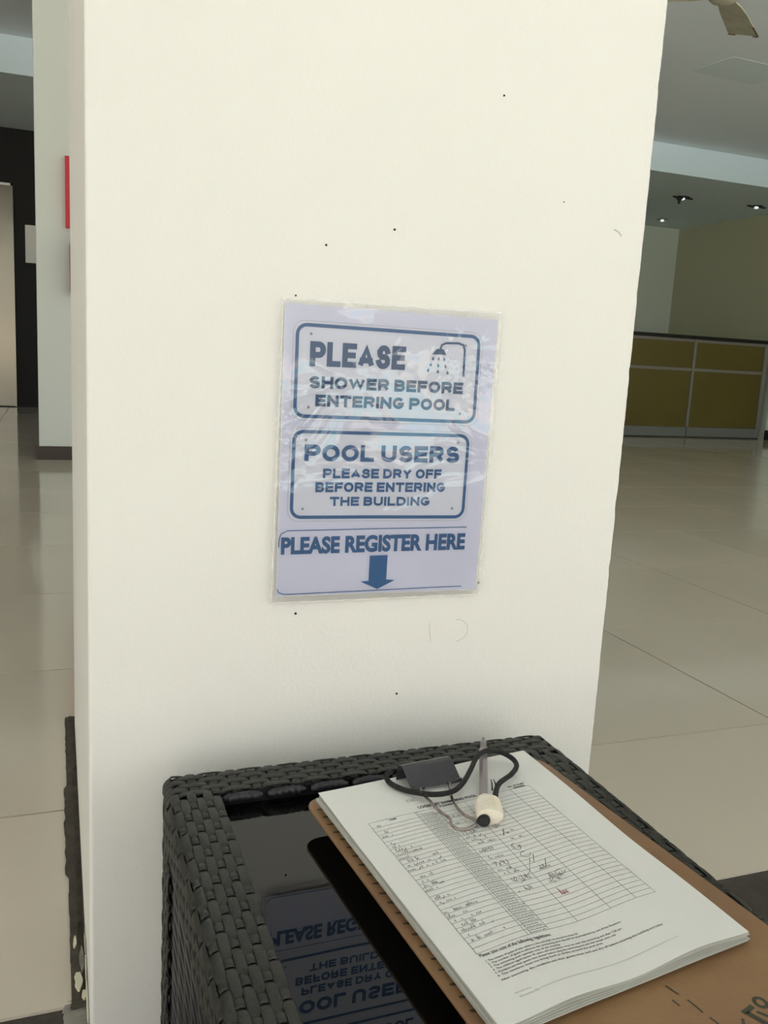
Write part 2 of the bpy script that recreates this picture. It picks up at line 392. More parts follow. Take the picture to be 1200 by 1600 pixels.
# white column at the back left
struct('wall_column', MB().box(-0.098, 0.50, 5.38, 5.98, 0, ZU), 'white_wall', bevel=0.006)
bb = MB().box(-0.112, 0.514, 5.366, 5.38, 0, 0.078).box(-0.112, -0.098, 5.38, 5.994, 0, 0.078).box(0.50, 0.514, 5.38, 5.994, 0, 0.078)
struct('baseboard_column', bb, 'brown_trim')

# lift door in black granite
d = struct('door_1', MB().box(-1.22, -0.372, 9.385, 9.40, 0.004, 2.09), 'elevator')
for (a, b) in ((-1.215, -0.80), (-0.797, -0.385)):
    MB().box(a, b, 9.378, 9.386, 0.012, 2.07).build('door_leaf', 'elevator', d)
MB().box(-0.385, -0.366, 9.36, 9.40, 0.0, 2.10).build('door_jamb', 'elevator', d)
MB().box(-1.24, -0.366, 9.36, 9.40, 2.08, 2.10).build('door_head', 'steel', d)
MB().box(-1.24, -0.34, 9.34, 9.40, 0.0, 0.006).build('door_sill', 'dark_hole', d)
nb = MB().box(-0.265, -0.055, 9.392, 9.40, 1.39, 1.74).build('wall_notice', 'paper', None)
nb['label'] = 'blank white notice on the black granite wall beside the lift door'; nb['category'] = 'notice'

# red panel and extinguisher on the column
rp = MB().box(0.057, 0.32, 5.335, 5.38, 1.297, 1.674).build('fire_cabinet', 'red', None, bevel=0.004)
rp['label'] = 'bright red fire cabinet mounted on the white back column'; rp['category'] = 'fire cabinet'
ex = thing('fire_extinguisher', 'dark red fire extinguisher hanging under the red cabinet on the white column', 'fire extinguisher', (0.142, 5.30, 0.93))
c0 = (0.142, 5.305, 0.0)
MB().lathe(c0, [(0.055, 0.935), (0.066, 0.95), (0.068, 1.19), (0.064, 1.215), (0.040, 1.23), (0.018, 1.235)], 28).build('cylinder_body', 'dark_red', ex, smooth=True)
MB().lathe(c0, [(0.020, 1.233), (0.020, 1.262), (0.012, 1.27)], 16).build('valve', 'steel', ex)
MB().box(0.10, 0.15, 5.295, 5.315, 1.262, 1.270).box(0.095, 0.15, 5.295, 5.315, 1.278, 1.286).build('handle', 'black_plastic', ex)
MB().tube(smooth_path([(0.15, 5.305, 1.25), (0.19, 5.29, 1.25), (0.215, 5.28, 1.17), (0.215, 5.275, 1.05), (0.205, 5.28, 0.98)], 6), 0.009, 8).build('hose', 'black_plastic', ex, smooth=True)
MB().box(0.125, 0.16, 5.37, 5.38, 1.05, 1.24).box(0.125, 0.16, 5.35, 5.372, 1.10, 1.12).build('bracket', 'steel', ex)

# ------------------------------------------------------------------ reception counter
ct = thing('reception_counter', 'long counter with olive panels in grey frames below a black slab top', 'counter', (5.9, 7.65, 0))
X0, X1, YF = 4.40, 7.30, 7.65
MB().box(X0, X1, YF+0.02, YF+0.55, 0.012, 1.035).build('body', 'counter_grey', ct)
MB().box(X0-0.02, X1+0.02, YF-0.03, YF+0.60, 1.035, 1.072).build('slab_top', 'black_top', ct, bevel=0.003)
bays = [(4.43, 5.33), (5.36, 6.29), (6.325, 7.235)]
for a, b in bays:
    MB().box(a, b, YF+0.004, YF+0.03, 0.735, 1.005).build('panel', 'panel_olive', ct, bevel=0.002)
    MB().box(a, b, YF+0.004, YF+0.03, 0.115, 0.705).build('panel', 'panel_olive', ct, bevel=0.002)
    MB().box(a, b, YF-0.004, YF+0.03, 0.706, 0.734).build('rail', 'counter_grey', ct)
    MB().box(a, b, YF-0.004, YF+0.03, 1.006, 1.034).build('rail', 'counter_grey', ct)
    MB().box(a-0.01, b+0.012, YF-0.002, YF+0.03, 0.014, 0.112).build('kick_plate', 'plinth', ct)
for x in (4.40, 5.333, 6.292, 7.238):
    MB().box(x, x+(0.03 if x < 7 else 0.05), YF-0.008, YF+0.03, 0.112, 1.034).build('stile', 'counter_grey', ct)
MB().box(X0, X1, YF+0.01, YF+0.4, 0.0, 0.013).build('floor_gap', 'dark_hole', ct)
struct('wall_stub', MB().box(7.36, 8.0, 7.62, 8.2, 0, 1.06), 'green_wall')
struct('baseboard_stub', MB().box(7.35, 8.0, 7.605, 7.62, 0, 0.105), 'black_top')

# ------------------------------------------------------------------ recessed downlights
spots = [((6.544, 8.427), 'recessed downlight with dark bracket nearest the pillar on the low ceiling', True),
         ((7.522, 8.363), 'recessed downlight at the right end of the low ceiling', True),
         ((7.30, 9.76), 'small recessed downlight near the far wall corner', False)]
for (x, y), lab, arms in spots:
    t = thing('downlight', lab, 'ceiling light', (x, y, ZL), 'recessed downlights in the low ceiling')
    MB().lathe((x, y, ZL), [(0.075, 0.0), (0.078, -0.006), (0.060, -0.010), (0.055, -0.002)], 24).build('trim_ring', 'steel' if not arms else 'dark_hole', t)
    MB().lathe((x, y, ZL), [(0.014, -0.005), (0.024, -0.015), (0.024, -0.025), (0.012, -0.032)], 20).build('bulb', 'bulb', t, smooth=True)
    if arms:
        MB().box(x-0.13, x-0.06, y-0.01, y+0.01, ZL-0.016, ZL-0.001).build('spring_clip', 'dark_hole', t)
        MB().box(x+0.06, x+0.13, y-0.01, y+0.01, ZL-0.016, ZL-0.001).build('spring_clip', 'dark_hole', t)
    if x < 7: MB().lathe((x-0.075, y-0.04, ZL), [(0.012, 0), (0.045, -0.02), (0.018, -0.05), (0.012, -0.085)], 14).build('sprinkler_cup', 'dark_hole', t)
# thin flush patch, slightly darker than the ceiling
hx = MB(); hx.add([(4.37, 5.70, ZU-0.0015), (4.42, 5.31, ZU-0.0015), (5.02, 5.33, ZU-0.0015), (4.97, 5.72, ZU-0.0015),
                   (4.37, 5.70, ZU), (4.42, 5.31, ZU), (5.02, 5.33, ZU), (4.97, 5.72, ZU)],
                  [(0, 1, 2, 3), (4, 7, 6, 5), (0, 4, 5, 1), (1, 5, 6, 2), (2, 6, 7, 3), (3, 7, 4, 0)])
o = hx.build('ceiling_patch', 'soffit', None); o['label'] = 'flush grey patch on the ceiling below the fan'; o['category'] = 'hatch'

# ------------------------------------------------------------------ ceiling fan
FX, FY, FZ = 2.985, 3.70, 2.47
fan = thing('ceiling_fan', 'aged cream ceiling fan with short blades at the top right', 'fan', (FX, FY, ZU))
MB().lathe((FX, FY, 0), [(0.055, ZU-0.002), (0.06, ZU-0.03), (0.03, ZU-0.07)], 24).build('canopy', 'fan_cream', fan, smooth=True)
MB().cyl((FX, FY, FZ+0.10), (FX, FY, ZU-0.03), 0.012, n=14).build('downrod', 'fan_cream', fan, smooth=True)
MB().lathe((FX, FY, FZ), [(0.03, 0.13), (0.09, 0.11), (0.105, 0.07), (0.105, 0.03), (0.085, 0.018)], 36).build('motor_housing', 'fan_cream', fan, smooth=True)
MB().lathe((FX, FY, FZ), [(0.086, 0.02), (0.094, 0.012), (0.094, 0.002), (0.084, -0.004)], 36).build('ring', 'fan_trim', fan, smooth=True)
MB().lathe((FX, FY, FZ), [(0.083, 0.0), (0.083, -0.01), (0.06, -0.035), (0.02, -0.045)], 36).build('switch_cup', 'fan_cream', fan, smooth=True)
for k in range(3):
    an = math.radians(39 + 120*k); dx, dy = math.cos(an), math.sin(an); px, py = -dy, dx
    b = MB(); V = []
    for (r, hw) in ((0.07, 0.035), (0.14, 0.055), (0.25, 0.066), (0.40, 0.072), (0.545, 0.076), (0.552, 0.070)):
        for s in (-1, 1):
            zz = FZ-0.012 + s*hw*0.22
            V.append((FX+dx*r+px*hw*s, FY+dy*r+py*hw*s, zz)); V.append((FX+dx*r+px*hw*s, FY+dy*r+py*hw*s, zz+0.006))
    F = []
    for i in range(5):
        a = i*4; F += [(a, a+4, a+6, a+2), (a+1, a+3, a+7, a+5), (a, a+1, a+5, a+4), (a+2, a+6, a+7, a+3)]
    F += [(0, 2, 3, 1), (20, 21, 23, 22)]
    bl = b.add(V, F).build('blade', 'fan_cream', fan)
    ts = [(0.548, -0.076), (0.548, -0.05)], [(0.548, 0.04), (0.548, 0.076)], [(0.42, -0.070), (0.548, -0.074)]
    e = MB()
    for (r0, w0), (r1, w1) in ts:
        for_z = FZ-0.0135
        P0 = Vector((FX+dx*r0+px*w0, FY+dy*r0+py*w0, for_z + w0*0.22)); P1 = Vector((FX+dx*r1+px*w1, FY+dy*r1+py*w1, for_z + w1*0.22))
        e.tube([P0, P1], 0.005, 6)
    e.build('edge_wear', 'fan_trim', bl, kind='stuff')

# ================================================================== marks on the pillar, its foot
marks = [((0.233, 0.796), .0012), ((0.299, 0.816), .0013), ((0.206, 0.749), .0010), ((0.217, 0.446), .0014), ((0.329, 0.353), .0013),
         ((0.415, 0.469), .0014), ((0.403, 0.949), .0011), ((0.478, 0.86), .0007)]
mb = MB()
for (x, z), r in marks: MB.cyl(mb, (x, 0.802, z), (x, 0.7994, z), r*0.9, n=8)
mb.build('nail_holes', 'core', pil)
def wall_line(pts, w, m, name):
    v, f = ribbon(pts, w, 0.004); MB().add([(x, 0.7997, z) for x, z in v], f).build(name, m, pil)
wall_line([(0.540, 0.8395), (0.545, 0.838), (0.550, 0.834)], 0.0014, 'pencil', 'scuff')
arc = [(0.392+0.014*math.cos(t), 0.418+0.012*math.sin(t)) for t in [math.radians(a) for a in range(-85, 100, 12)]]
wall_line(arc, 0.0005, 'pencil', 'pencil_arc')
wall_line([(0.361, 0.428), (0.362, 0.418), (0.364, 0.407)], 0.0005, 'pencil', 'pencil_arc')
# dark mortar strip beside the pillar foot
v = []; f = []; n = 60
for i in range(n+1):
    y = 0.868+i*(1.632-0.868)/n; j = random.uniform(-.0012, .0012) + (-.004 if 1.12 < y < 1.36 else 0)
    v += [(0.0075+j, y, 0.0008), (0.0075+j, y, 0.003+random.uniform(0, .002)), (0.016, y, 0.0042+random.uniform(0, .002)), (0.0245, y, 0.003+random.uniform(-.001, .002))]
for i in range(n):
    f += [(i*4+k, i*4+4+k, i*4+5+k, i*4+1+k) for k in range(3)]
f += [(0, 1, 2, 3), tuple(n*4+k for k in (3, 2, 1, 0))]
MB().add(v, f).build('mortar_strip', 'mortar', fl)
v = []; f = []; n = 34
for i in range(n+1):
    for k in range(7):
        x = -0.006+k*0.0075; y = 0.79+i*0.0028
        ed = 0 if (0 < i < n and 0 < k < 6) else 1
        v.append((x+random.uniform(-.002, .002), y+random.uniform(-.001, .001), -0.011 if ed else -.002+random.uniform(0, .004)))
for i in range(n):
    for k in range(6): f.append((i*7+k, i*7+k+1, i*7+8+k, i*7+7+k))
MB().add(v, f).build('broken_concrete', 'concrete', fl, smooth=True)
# flaked plaster at the foot of the side face
def flake(name, m, pts, x0, dx):
    n = len(pts); v = [(x0, y, z) for y, z in pts]+[(x0-dx, y, z) for y, z in pts]
    f = [tuple(range(n)), tuple(reversed(range(n, 2*n)))]+[(i, n+i, n+(i+1) % n, (i+1) % n) for i in range(n)]
    MB().add(v, f).build(name, m, pil)
def blob(y0, y1, z0, z1, n=22, j=.22):
    cy, cz, ry, rz = (y0+y1)/2, (z0+z1)/2, (y1-y0)/2, (z1-z0)/2
    return [(cy+ry*math.cos(t)*(1+random.uniform(-j, j)), max(.001, cz+rz*math.sin(t)*(1+random.uniform(-j, j)))) for t in [2*PI*i/n for i in range(n)]]
flake('bare_render', 'concrete', blob(.815, .975, .0, .036), .0242, .0012)
flake('plaster_flake', 'flake', blob(.83, .885, .004, .030), .0242, .0022)
flake('plaster_flake', 'flake', blob(.895, .912, .010, .034), .0242, .0022)
flake('plaster_flake', 'flake', blob(.945, .968, .004, .022), .0242, .0015)
def chip(cx, cy, rx, ry, h, m):
    pts = [(cx+rx*math.cos(t)*random.uniform(.75, 1.15), cy+ry*math.sin(t)*random.uniform(.75, 1.15)) for t in [2*PI*i/14 for i in range(14)]]
    n = len(pts); v = [(x, y, .002) for x, y in pts]+[(cx+(x-cx)*.9, cy+(y-cy)*.9, h) for x, y in pts]
    MB().add(v, [tuple(reversed(range(n))), tuple(range(n, 2*n))]+[(i, (i+1) % n, n+(i+1) % n, n+i) for i in range(n)]).build('plaster_chip', m, fl)
chip(.0125, .972, .0022, .011, .0075, 'flake'); chip(.0150, .905, .0045, .017, .0065, 'flake'); chip(.0195, .940, .0030, .024, .0070, 'concrete'); chip(.0205, .882, .0030, .008, .0065, 'flake')
flake('bare_render', 'mortar', [(.96, .003), (1.62, .003), (1.62, .006), (1.3, .006), (1.0, .012), (.975, .02)], .0242, .0015)

# ================================================================== WICKER SIDE TABLE
TX0, TX1, TY0, TY1, TZ = 0.085, 0.472, 0.352, 0.745, 0.3205
GZ = 0.305
tb = thing('wicker_side_table', 'square charcoal wicker side table with a black glass top against the pillar', 'table', ((TX0+TX1)/2, (TY0+TY1)/2, -0.012))
c = 0.0035
core = MB()
core.box(TX0+.004, TX0+.040, TY0+.004, TY1-.004, .272, TZ-c).box(TX1-.040, TX1-.004, TY0+.004, TY1-.004, .272, TZ-c)
core.box(TX0+.040, TX1-.040, TY0+.004, TY0+.040, .272, TZ-c).box(TX0+.040, TX1-.040, TY1-.040, TY1-.004, .272, TZ-c)
core.box(TX0+.04, TX1-.04, TY0+.04, TY1-.04, .284, GZ-.006)
core.box(TX0+.022, TX0+.026, TY0+.03, TY1-.03, 0.02, .275).box(TX1-.026, TX1-.022, TY0+.03, TY1-.03, 0.02, .275)
core.box(TX0+.03, TX1-.03, TY0+.022, TY0+.026, 0.02, .275).box(TX0+.03, TX1-.03, TY1-.026, TY1-.022, 0.02, .275)
for x in (TX0+.005, TX1-.045):
    for y in (TY0+.005, TY1-.045): core.box(x, x+.04, y, y+.04, -0.010, .274)
core.build('frame', 'core', tb, bevel=0.003)
MB().box(TX0+.041, TX1-.041, TY0+.041, TY1-.041, GZ-.005, GZ).build('glass_top', 'glass_black', tb)
for x in (TX0+.025, TX1-.025):
    for y in (TY0+.025, TY1-.025):
        MB().cyl((x, y, -.012), (x, y, 0.0), .012, n=14).build('foot', 'black_plastic', tb)

PER = 0.036; PITCH = 0.0068; SW = 0.0080; ST = 0.0018; AMP = 0.0014
def warp_h(t, ph):                    # broad crest, short dip
    x = (t/PER + 0.5*ph) % 1.0; d = abs(x-0.5)/0.24
    dip = 0.5+0.5*math.cos(PI*min(1, d))
    return AMP*(0.75+0.25*math.cos(2*PI*x)-2.1*dip)
R = 0.010
def profile(s):
    """rim cross section: s=0 inner top edge, across the top, round the arris, down the outside.
       returns (inward distance from the outer face, height below top, normal(out, up))"""
    top = 0.043-R
    if s <= top: return (0.043-s, 0.0, (0.0, 1.0))
    a = (s-top)/R
    if a < PI/2: return (R-R*math.sin(a), R-R*math.cos(a), (math.sin(a), math.cos(a)))
    return (0.0, R+(s-top-R*PI/2), (1.0, 0.0))
NW = 12; S0 = 0.0036
svals = [S0+PITCH*i for i in range(NW)]
# rim frames: origin, along, outward
rims = [(Vector((TX0, 0, 0)), Vector((0, 1, 0)), Vector((-1, 0, 0)), TY0+.040, TY1-.040),
        (Vector((TX1, 0, 0)), Vector((0, 1, 0)), Vector((1, 0, 0)), TY0+.040, TY1-.040),
        (Vector((0, TY1, 0)), Vector((1, 0, 0)), Vector((0, 1, 0)), TX0+.004, TX1-.004),
        (Vector((0, TY0, 0)), Vector((1, 0, 0)), Vector((0, -1, 0)), TX0+.004, TX1-.004)]
for ri, (org, al, outv, t0, t1) in enumerate(rims):
    for i, s in enumerate(svals):
        inn, down, (no, nu) = profile(s); N = outv*no+Vector((0, 0, nu)); side = al.cross(N)
        base = org - outv*inn + Vector((0, 0, TZ-down-AMP-ST*0.3))
        nseg = int((t1-t0)/0.0030); pts = []; sides = []
        wrap = ri >= 2 and down < 0.0035
        sw_ = SW if ri < 2 else 0.0069
        if wrap:
            for k in range(5):
                a = (1-k/5)*PI/2; 
                pts.append(base+al*(t0+0.003-R*0.7*math.sin(a)) - Vector((0, 0, 1))*(R*(1-math.cos(a))+(0.003 if k == 0 else 0)))
                sides.append(side)
        for k in range(nseg+1):
            t = t0+(t1-t0)*k/nseg
            if wrap and (k < 1 or k > nseg-1): continue
            jit = random.uniform(-.00012, .00012)
            pts.append(base+al*t+N*(warp_h(t, i % 2)+jit)); sides.append(side)
        if wrap:
            for k in range(1, 6):
                a = k/5*PI/2
                pts.append(base+al*(t1-0.003+R*0.7*math.sin(a)) - Vector((0, 0, 1))*(R*(1-math.cos(a))+(0.003 if k == 5 else 0)))
                sides.append(side)
        MB().sweep(pts, sides, sw_, ST).build('rim_strand', 'wicker', tb, smooth=True)
    nc = int((t1-t0)/(PER/2)); 
    for k in range(nc+1):
        t = math.ceil(t0/(PER/2))*(PER/2)+k*PER/2
        if t > t1-0.004 or t < t0+0.004: continue
        par = round(t/(PER/2)) % 2
        pts = []; sides = []; smax = svals[-1]+.003; ns = 56
        for q in range(ns+1):
            s = q/ns*smax; inn, down, (no, nu) = profile(s); N = outv*no+Vector((0, 0, nu))
            ph = ((s-S0)/PITCH + par)
            h = -AMP*1.0*math.cos(PI*ph)
            pts.append(org-outv*inn+Vector((0, 0, TZ-down-AMP-ST*0.3))+al*t+N*h); sides.append(al)
        MB().sweep(pts, sides, 0.0088, 0.0018, 6).build('cross_strand', 'wicker', tb, smooth=True)
# wrapped inner cord bundles facing the glass along the back and front rims
for (yy, sg) in ((TY1-.0445, -1), (TY0+.0445, 1)):
    x = TX0+.046
    while x < TX1-.05:
        L = 0.035
        n = 36; pts = []; rad = []
        for k in range(n+1):
            u = k/n; pts.append(Vector((x+L*u, yy, 0.3125+0.0012*math.sin(PI*u)))); rad.append(0.0047*min(1, 0.6+4*min(u, 1-u))*(1+0.06*math.cos(u*12*PI)))
        MB().tube(pts, rad, 10).build('cord_bundle', 'wicker_dark', tb, smooth=True)
        x += 0.0395
# corner posts: vertical strands with cross wraps
ph_ = 0.0068
zt, zb = 0.273, 0.004
for cx, sx in ((TX0, -1), (TX1, 1)):
    for cy, sy in ((TY0, -1), (TY1, 1)):
        faces = []
        for q in range(6):
            faces.append((Vector((cx, cy-sy*(.006+ph_*q), 0)), Vector((sx, 0, 0)), Vector((0, 1, 0)), q % 2))
            faces.append((Vector((cx-sx*(.006+ph_*q), cy, 0)), Vector((0, sy, 0)), Vector((1, 0, 0)), (q+1) % 2))
        for base, N, sd, par in faces:
            pts = [base-N*.002+N*warp_h(z, par)+Vector((0, 0, z)) for z in [(zt+.036*abs(N.x))-((zt+.036*abs(N.x))-zb)*k/80 for k in range(81)]]
            MB().sweep(pts, [sd]*81, SW, ST, 6).build('post_strand', 'wicker', tb, smooth=True)
        z = 0.018
        while z < zt:
            par = round(z/(PER/2)) % 2
            P = []; Sd = []
            for q in range(30):
                s = q/29*.043; h = -AMP*math.cos(PI*((s-.006)/ph_+par)); P.append(Vector((cx+sx*(h-.002), cy-sy*(.043-s), z)) if False else Vector((cx+sx*(-.002-AMP*math.cos(PI*((.043-s-.006)/ph_+par))), cy-sy*(.043-s+.001), z)))
            for q in range(30):
                s = q/29*.043; P.append(Vector((cx-sx*(s+.001), cy+sy*(-.002-AMP*math.cos(PI*((s-.006)/ph_+par+1))), z)))
            MB().sweep(P, [Vector((0, 0, 1))]*len(P), 0.0085, 0.0018, 6).build('cross_strand', 'wicker', tb, smooth=True)
            z += PER/2
# side panels: horizontal round strands woven over hidden stakes
def panel_strand(par, L):
    m = MB(); n = 44; pts = [Vector((-L/2+L*k/n, 0.0006*math.cos(PI*(k/n*9)+PI*par), 0)) for k in range(n+1)]
    m.tube(pts, 0.0034, 7); 
    me = bpy.data.meshes.new('panel_strand'); me.from_pydata([tuple(p) for p in m.v], [], m.f)
    for p in me.polygons: p.use_smooth = True
    me.materials.append(M['wicker_dark']); return me
meshes = [panel_strand(0, .32), panel_strand(1, .32)]
cxm, cym = (TX0+TX1)/2, (TY0+TY1)/2; torg = ORG[tb.name]
for (px, py, rz) in ((TX0+.007, cym, PI/2), (TX1-.007, cym, PI/2), (cxm, TY1-.007, 0), (cxm, TY0+.007, 0)):
    for k in range(36):
        o = bpy.data.objects.new('panel_strand', meshes[k % 2]); col.objects.link(o); o.parent = tb
        o.location = Vector((px, py, 0.028+k*0.0070))-torg; o.rotation_euler = (0, 0, rz+random.uniform(-.002, .002))

# ================================================================== CLIPBOARD
BZ0, BZ1 = 0.3222, 0.3252
ba = math.radians(5.4)
bex = Vector((math.cos(ba), math.sin(ba), 0)); bey = Vector((math.sin(ba), -math.cos(ba), 0))   # bey runs towards the viewer
B0 = Vector((0.1955, 0.6555, 0)); BW, BL = 0.2415, 0.385
B0 = Vector((0.1925, 0.660, 0))
def bp(a, b, z): return B0+bex*a+bey*b+Vector((0, 0, z))
out = []
rc = 0.014
for (ca, cb, a0) in ((rc, rc, 180), (BW-rc, rc, 270), (BW-rc, BL-rc, 0), (rc, BL-rc, 90)):
    for k in range(7):
        t = math.radians(a0+15*k); out.append((ca+rc*math.cos(t), cb+rc*math.sin(t)))
n = len(out)
v = [bp(a, b, z) for z in (BZ0, BZ0+.0005, BZ1-.0005, BZ1) for a, b in out]
for i in range(n):                    # soften both arrises
    for ring in (0, 3):
        a, b = out[i]; ca, cb = BW/2, BL/2; dd = Vector((ca-a, cb-b)).normalized()*.0006
        v[ring*n+i] = bp(a+dd.x, b+dd.y, BZ0 if ring == 0 else BZ1)
f = [tuple(range(n)), tuple(reversed(range(3*n, 4*n)))]
for r0 in range(3): f += [(r0*n+i, (r0+1)*n+i, (r0+1)*n+(i+1) % n, r0*n+(i+1) % n) for i in range(n)]
cb = thing('clipboard', 'brown hardboard clipboard lying across the wicker table', 'clipboard', tuple(bp(0, 0, BZ0)))
MB().add(v, f).build('board', 'board', cb)
mk = MB()
for k in range(30):                   # dark notches along the left edge
    b = 0.018+k*0.0122+random.uniform(-.001, .001)
    p0 = bp(0.0045+random.uniform(-.001, .001), b, BZ1+.00015); p1 = bp(0.013, b+0.0015, BZ1+.00015)
    mk.add([p0, p0+bey*.0018, p1+bey*random.uniform(.002, .0045), p1-bey*.001], [(0, 1, 2, 3)])
mk.build('edge_notches', 'mark_dark', cb)
mk = MB()
def bstroke(pts, w, z=BZ1+.0002):
    vv, ff = ribbon(pts, w); mk.add([(x, y, z) for x, y in vv], ff)
for seg in ([(.3490, .3835), (.3505, .3790), (.3520, .3745)], [(.3543, .3695), (.3553, .3640), (.3562, .3580)], [(.3450, .3720), (.3462, .3665)], [(.3574, .3535), (.3584, .3495), (.3592, .3460)]): bstroke(seg, .0013)
mk.build('dash_marks', 'mark_dark', cb)
mk = MB()
bstroke([(.3795, .3505), (.3850, .3520), (.3895, .3535)], .0034)
bstroke([(.3820, .3500), (.3850, .3440), (.3885, .3370)], .0036)
bstroke([(.3885, .3490), (.3925, .3440), (.3960, .3390)], .0022)
bstroke([(.3700, .3400), (.3735, .3435), (.3760, .3470)], .0018)
bstroke([(.3965+.0035*math.cos(t), .3545+.004*math.sin(t)) for t in [2*PI*i/14 for i in range(15)]], .0024)
mk.build('stencil_letters', 'mark_green', cb)

# ------------------------------------------------------------------ sheets of paper
CR = [(0.2010, 0.6480), (0.4140, 0.6800), (0.4290, 0.4010), (0.2270, 0.3710)]
PM = quadmap(CR); ZP = 0.3360
def wave(u, v):
    w = 0.0017*(0.25+0.75*max(0, v-0.2)/0.8)*math.cos(2*PI*(u-0.76)/0.52)*min(1, u/.3+.2)
    w -= 0.0018*math.exp(-((v-.55)/.18)**2)*max(0, (u-.72)/.28)
    w += 0.0010*math.exp(-((u)**2+(v)**2)/.02)
    return w
def psurf(u, v, k=0.0): 
    x, y = PM(u, v); return Vector((x, y, ZP+wave(u, v)*max(0.0, 1-k/11)-k*0.0))
NS = 11
def sheet(k, name, m, label, group):
    z0 = ZP - 0.00078*k; amp = max(0.12, 1-k/9); ox = random.uniform(-.0016, .0014) if k else 0; oy = random.uniform(-.0015, .0015) if k else 0
    ox -= 0.00035*k*0; rot = random.uniform(-.006, .006) if k else 0
    nu, nv = 34, 30; t = 0.00022; V = []; F = []
    bend = random.uniform(-.0002, .0003)
    for L in (0, 1):
        for j in range(nv+1):
            for i in range(nu+1):
                u, vv = i/nu, j/nv; x, y = PM(u, vv)
                cx, cy = .318, .525
                xr = cx+(x-cx)-rot*(y-cy)+ox; yr = cy+(y-cy)+rot*(x-cx)+oy
                z = z0+wave(u, vv)*amp+bend*math.sin(7*u+3*k)*vv*(1 if k else 0) - L*t
                if k: z = max(z, BZ1+.0003+(NS-k)*.00032) 
                V.append((xr, yr, z))
    n1 = (nu+1)*(nv+1)
    for j in range(nv):
        for i in range(nu):
            a = j*(nu+1)+i; F.append((a, a+nu+1, a+nu+2, a+1)); F.append((n1+a, n1+a+1, n1+a+nu+2, n1+a+nu+1))
    for i in range(nu): a = i; b_ = nv*(nu+1)+i; F += [(a, a+1, n1+a+1, n1+a), (b_, n1+b_, n1+b_+1, b_+1)]
    for j in range(nv): a = j*(nu+1); b_ = a+nu; F += [(a, n1+a, n1+a+nu+1, a+nu+1), (b_, b_+nu+1, n1+b_+nu+1, n1+b_)]
    return V, F
V, F = sheet(0, '', '', '', '')
top = thing('register_sheet', 'white printed register sheet with handwritten entries on top of the stack', 'paper sheet', (0.318, 0.525, ZP), None)
MB().add(V, F).build('sheet', 'paper', top, smooth=False)
for k in range(1, NS):
    V, F = sheet(k, '', '', '', '')
    o = MB().add(V, F).build('paper_sheet', 'paper_under', None)
    o['label'] = 'plain white paper sheet in the stack under the register sheet'; o['category'] = 'paper sheet'; o['group'] = 'sheets stacked under the register sheet'

def on_sheet(v2, lift=.00022):
    return [psurf(a, b)+Vector((0, 0, lift)) for a, b in v2]
def add_print(mb, v2, f2, lift=.00022): mb.add(on_sheet(v2, lift), f2)
AS = 0.279/0.216
def prib(mb, pts, w, step=.02, lift=.00022):   # uv ribbon with true width
    P = [(a, b*AS) for a, b in pts]; vv, ff = ribbon(P, w/0.216, step); add_print(mb, [(a, b/AS) for a, b in vv], ff, lift)
cols = [.093, .292, .299, .383, .520, .636, .743, .838]
colsb = [.096, .291, .303, .374, .492, .634, .748, .838]
rows = 31; vt, vb = .212, .797
mb = MB()
for a, b in zip(cols, colsb): prib(mb, [(a, vt), (b, vb)], .00042)
for r in range(rows+1):
    v_ = vt+(vb-vt)*(0 if r == 0 else (r+0.6)/(rows+0.6)); prib(mb, [(.093, v_), (.838, v_)], .00034)
mb.build('table_ruling', 'print_grey', top)
def ptext(mb, s, q, bold=0.01, lift=.00025):
    v, f = text2d(s, bold); g = quadmap(q); add_print(mb, [g(a, b) for a, b in v], f, lift)
mb = MB()
ptext(mb, 'LOGSHEET SWIMMING POOL', [(.322, .185), (.590, .190), (.590, .203), (.322, .199)], .03)
ptext(mb, 'NAME', [(.178, .216), (.207, .216), (.207, .224), (.178, .224)], .03)
ptext(mb, 'NO. OF GUEST', [(.745, .193), (.830, .191), (.830, .199), (.745, .201)], .03)
ptext(mb, 'REMARKS', [(.765, .205), (.822, .203), (.822, .211), (.765, .213)], .03)
ptext(mb, 'TIME', [(.40, .206), (.47, .206), (.47, .214), (.40, .214)], .02)
ptext(mb, 'Please take note of the following regulations:', [(.098, .800), (.362, .808), (.362, .822), (.098, .814)], .012)
body = ['1. The number of guest of one resident is five and shall not exceed to three (3)',
        '2. The number of guest is allowed the swimming pool should be accompanied by one of the Residents',
        '3. The swimming pool operates only till the evening',
        '4. The children aged below 10 years old and below must be with the swimming and after 7:30 pm',
        '5. Residents and their guests must shower before using the swimming pool and wear proper attire only',
        '6. The residents must not bring food or drinks around the pool area',
        '    After swimming, the residents and their guests must wait and dry off before entering the building and lobby']
ends = [.452, .62, .36, .60, .565, .50, .735]
for i, (s, e_) in enumerate(zip(body, ends)):
    v0 = .823+.0098*i+(.004 if i == 6 else 0); sl = .012*(e_-.1)/.6
    ptext(mb, s, [(.103, v0), (e_, v0+sl), (e_, v0+sl+.0078), (.103, v0+.0078)], .008)
mb.build('printed_text', 'print_black', top, kind='stuff')
mb = MB()
ptext(mb, 'ESC', [(.300, .140), (.345, .140), (.345, .154), (.300, .154)], -.004)
prib(mb, [(.190, .947), (.45, .949), (.742, .951)], .0003)
ptext(mb, 'Swimming Pool Log', [(.110, .931), (.165, .933), (.165, .939), (.110, .937)], 0)
ptext(mb, 'Administration Office', [(.115, .943), (.185, .945), (.185, .951), (.115, .949)], 0)
mb.build('pale_print', 'print_pale', top)
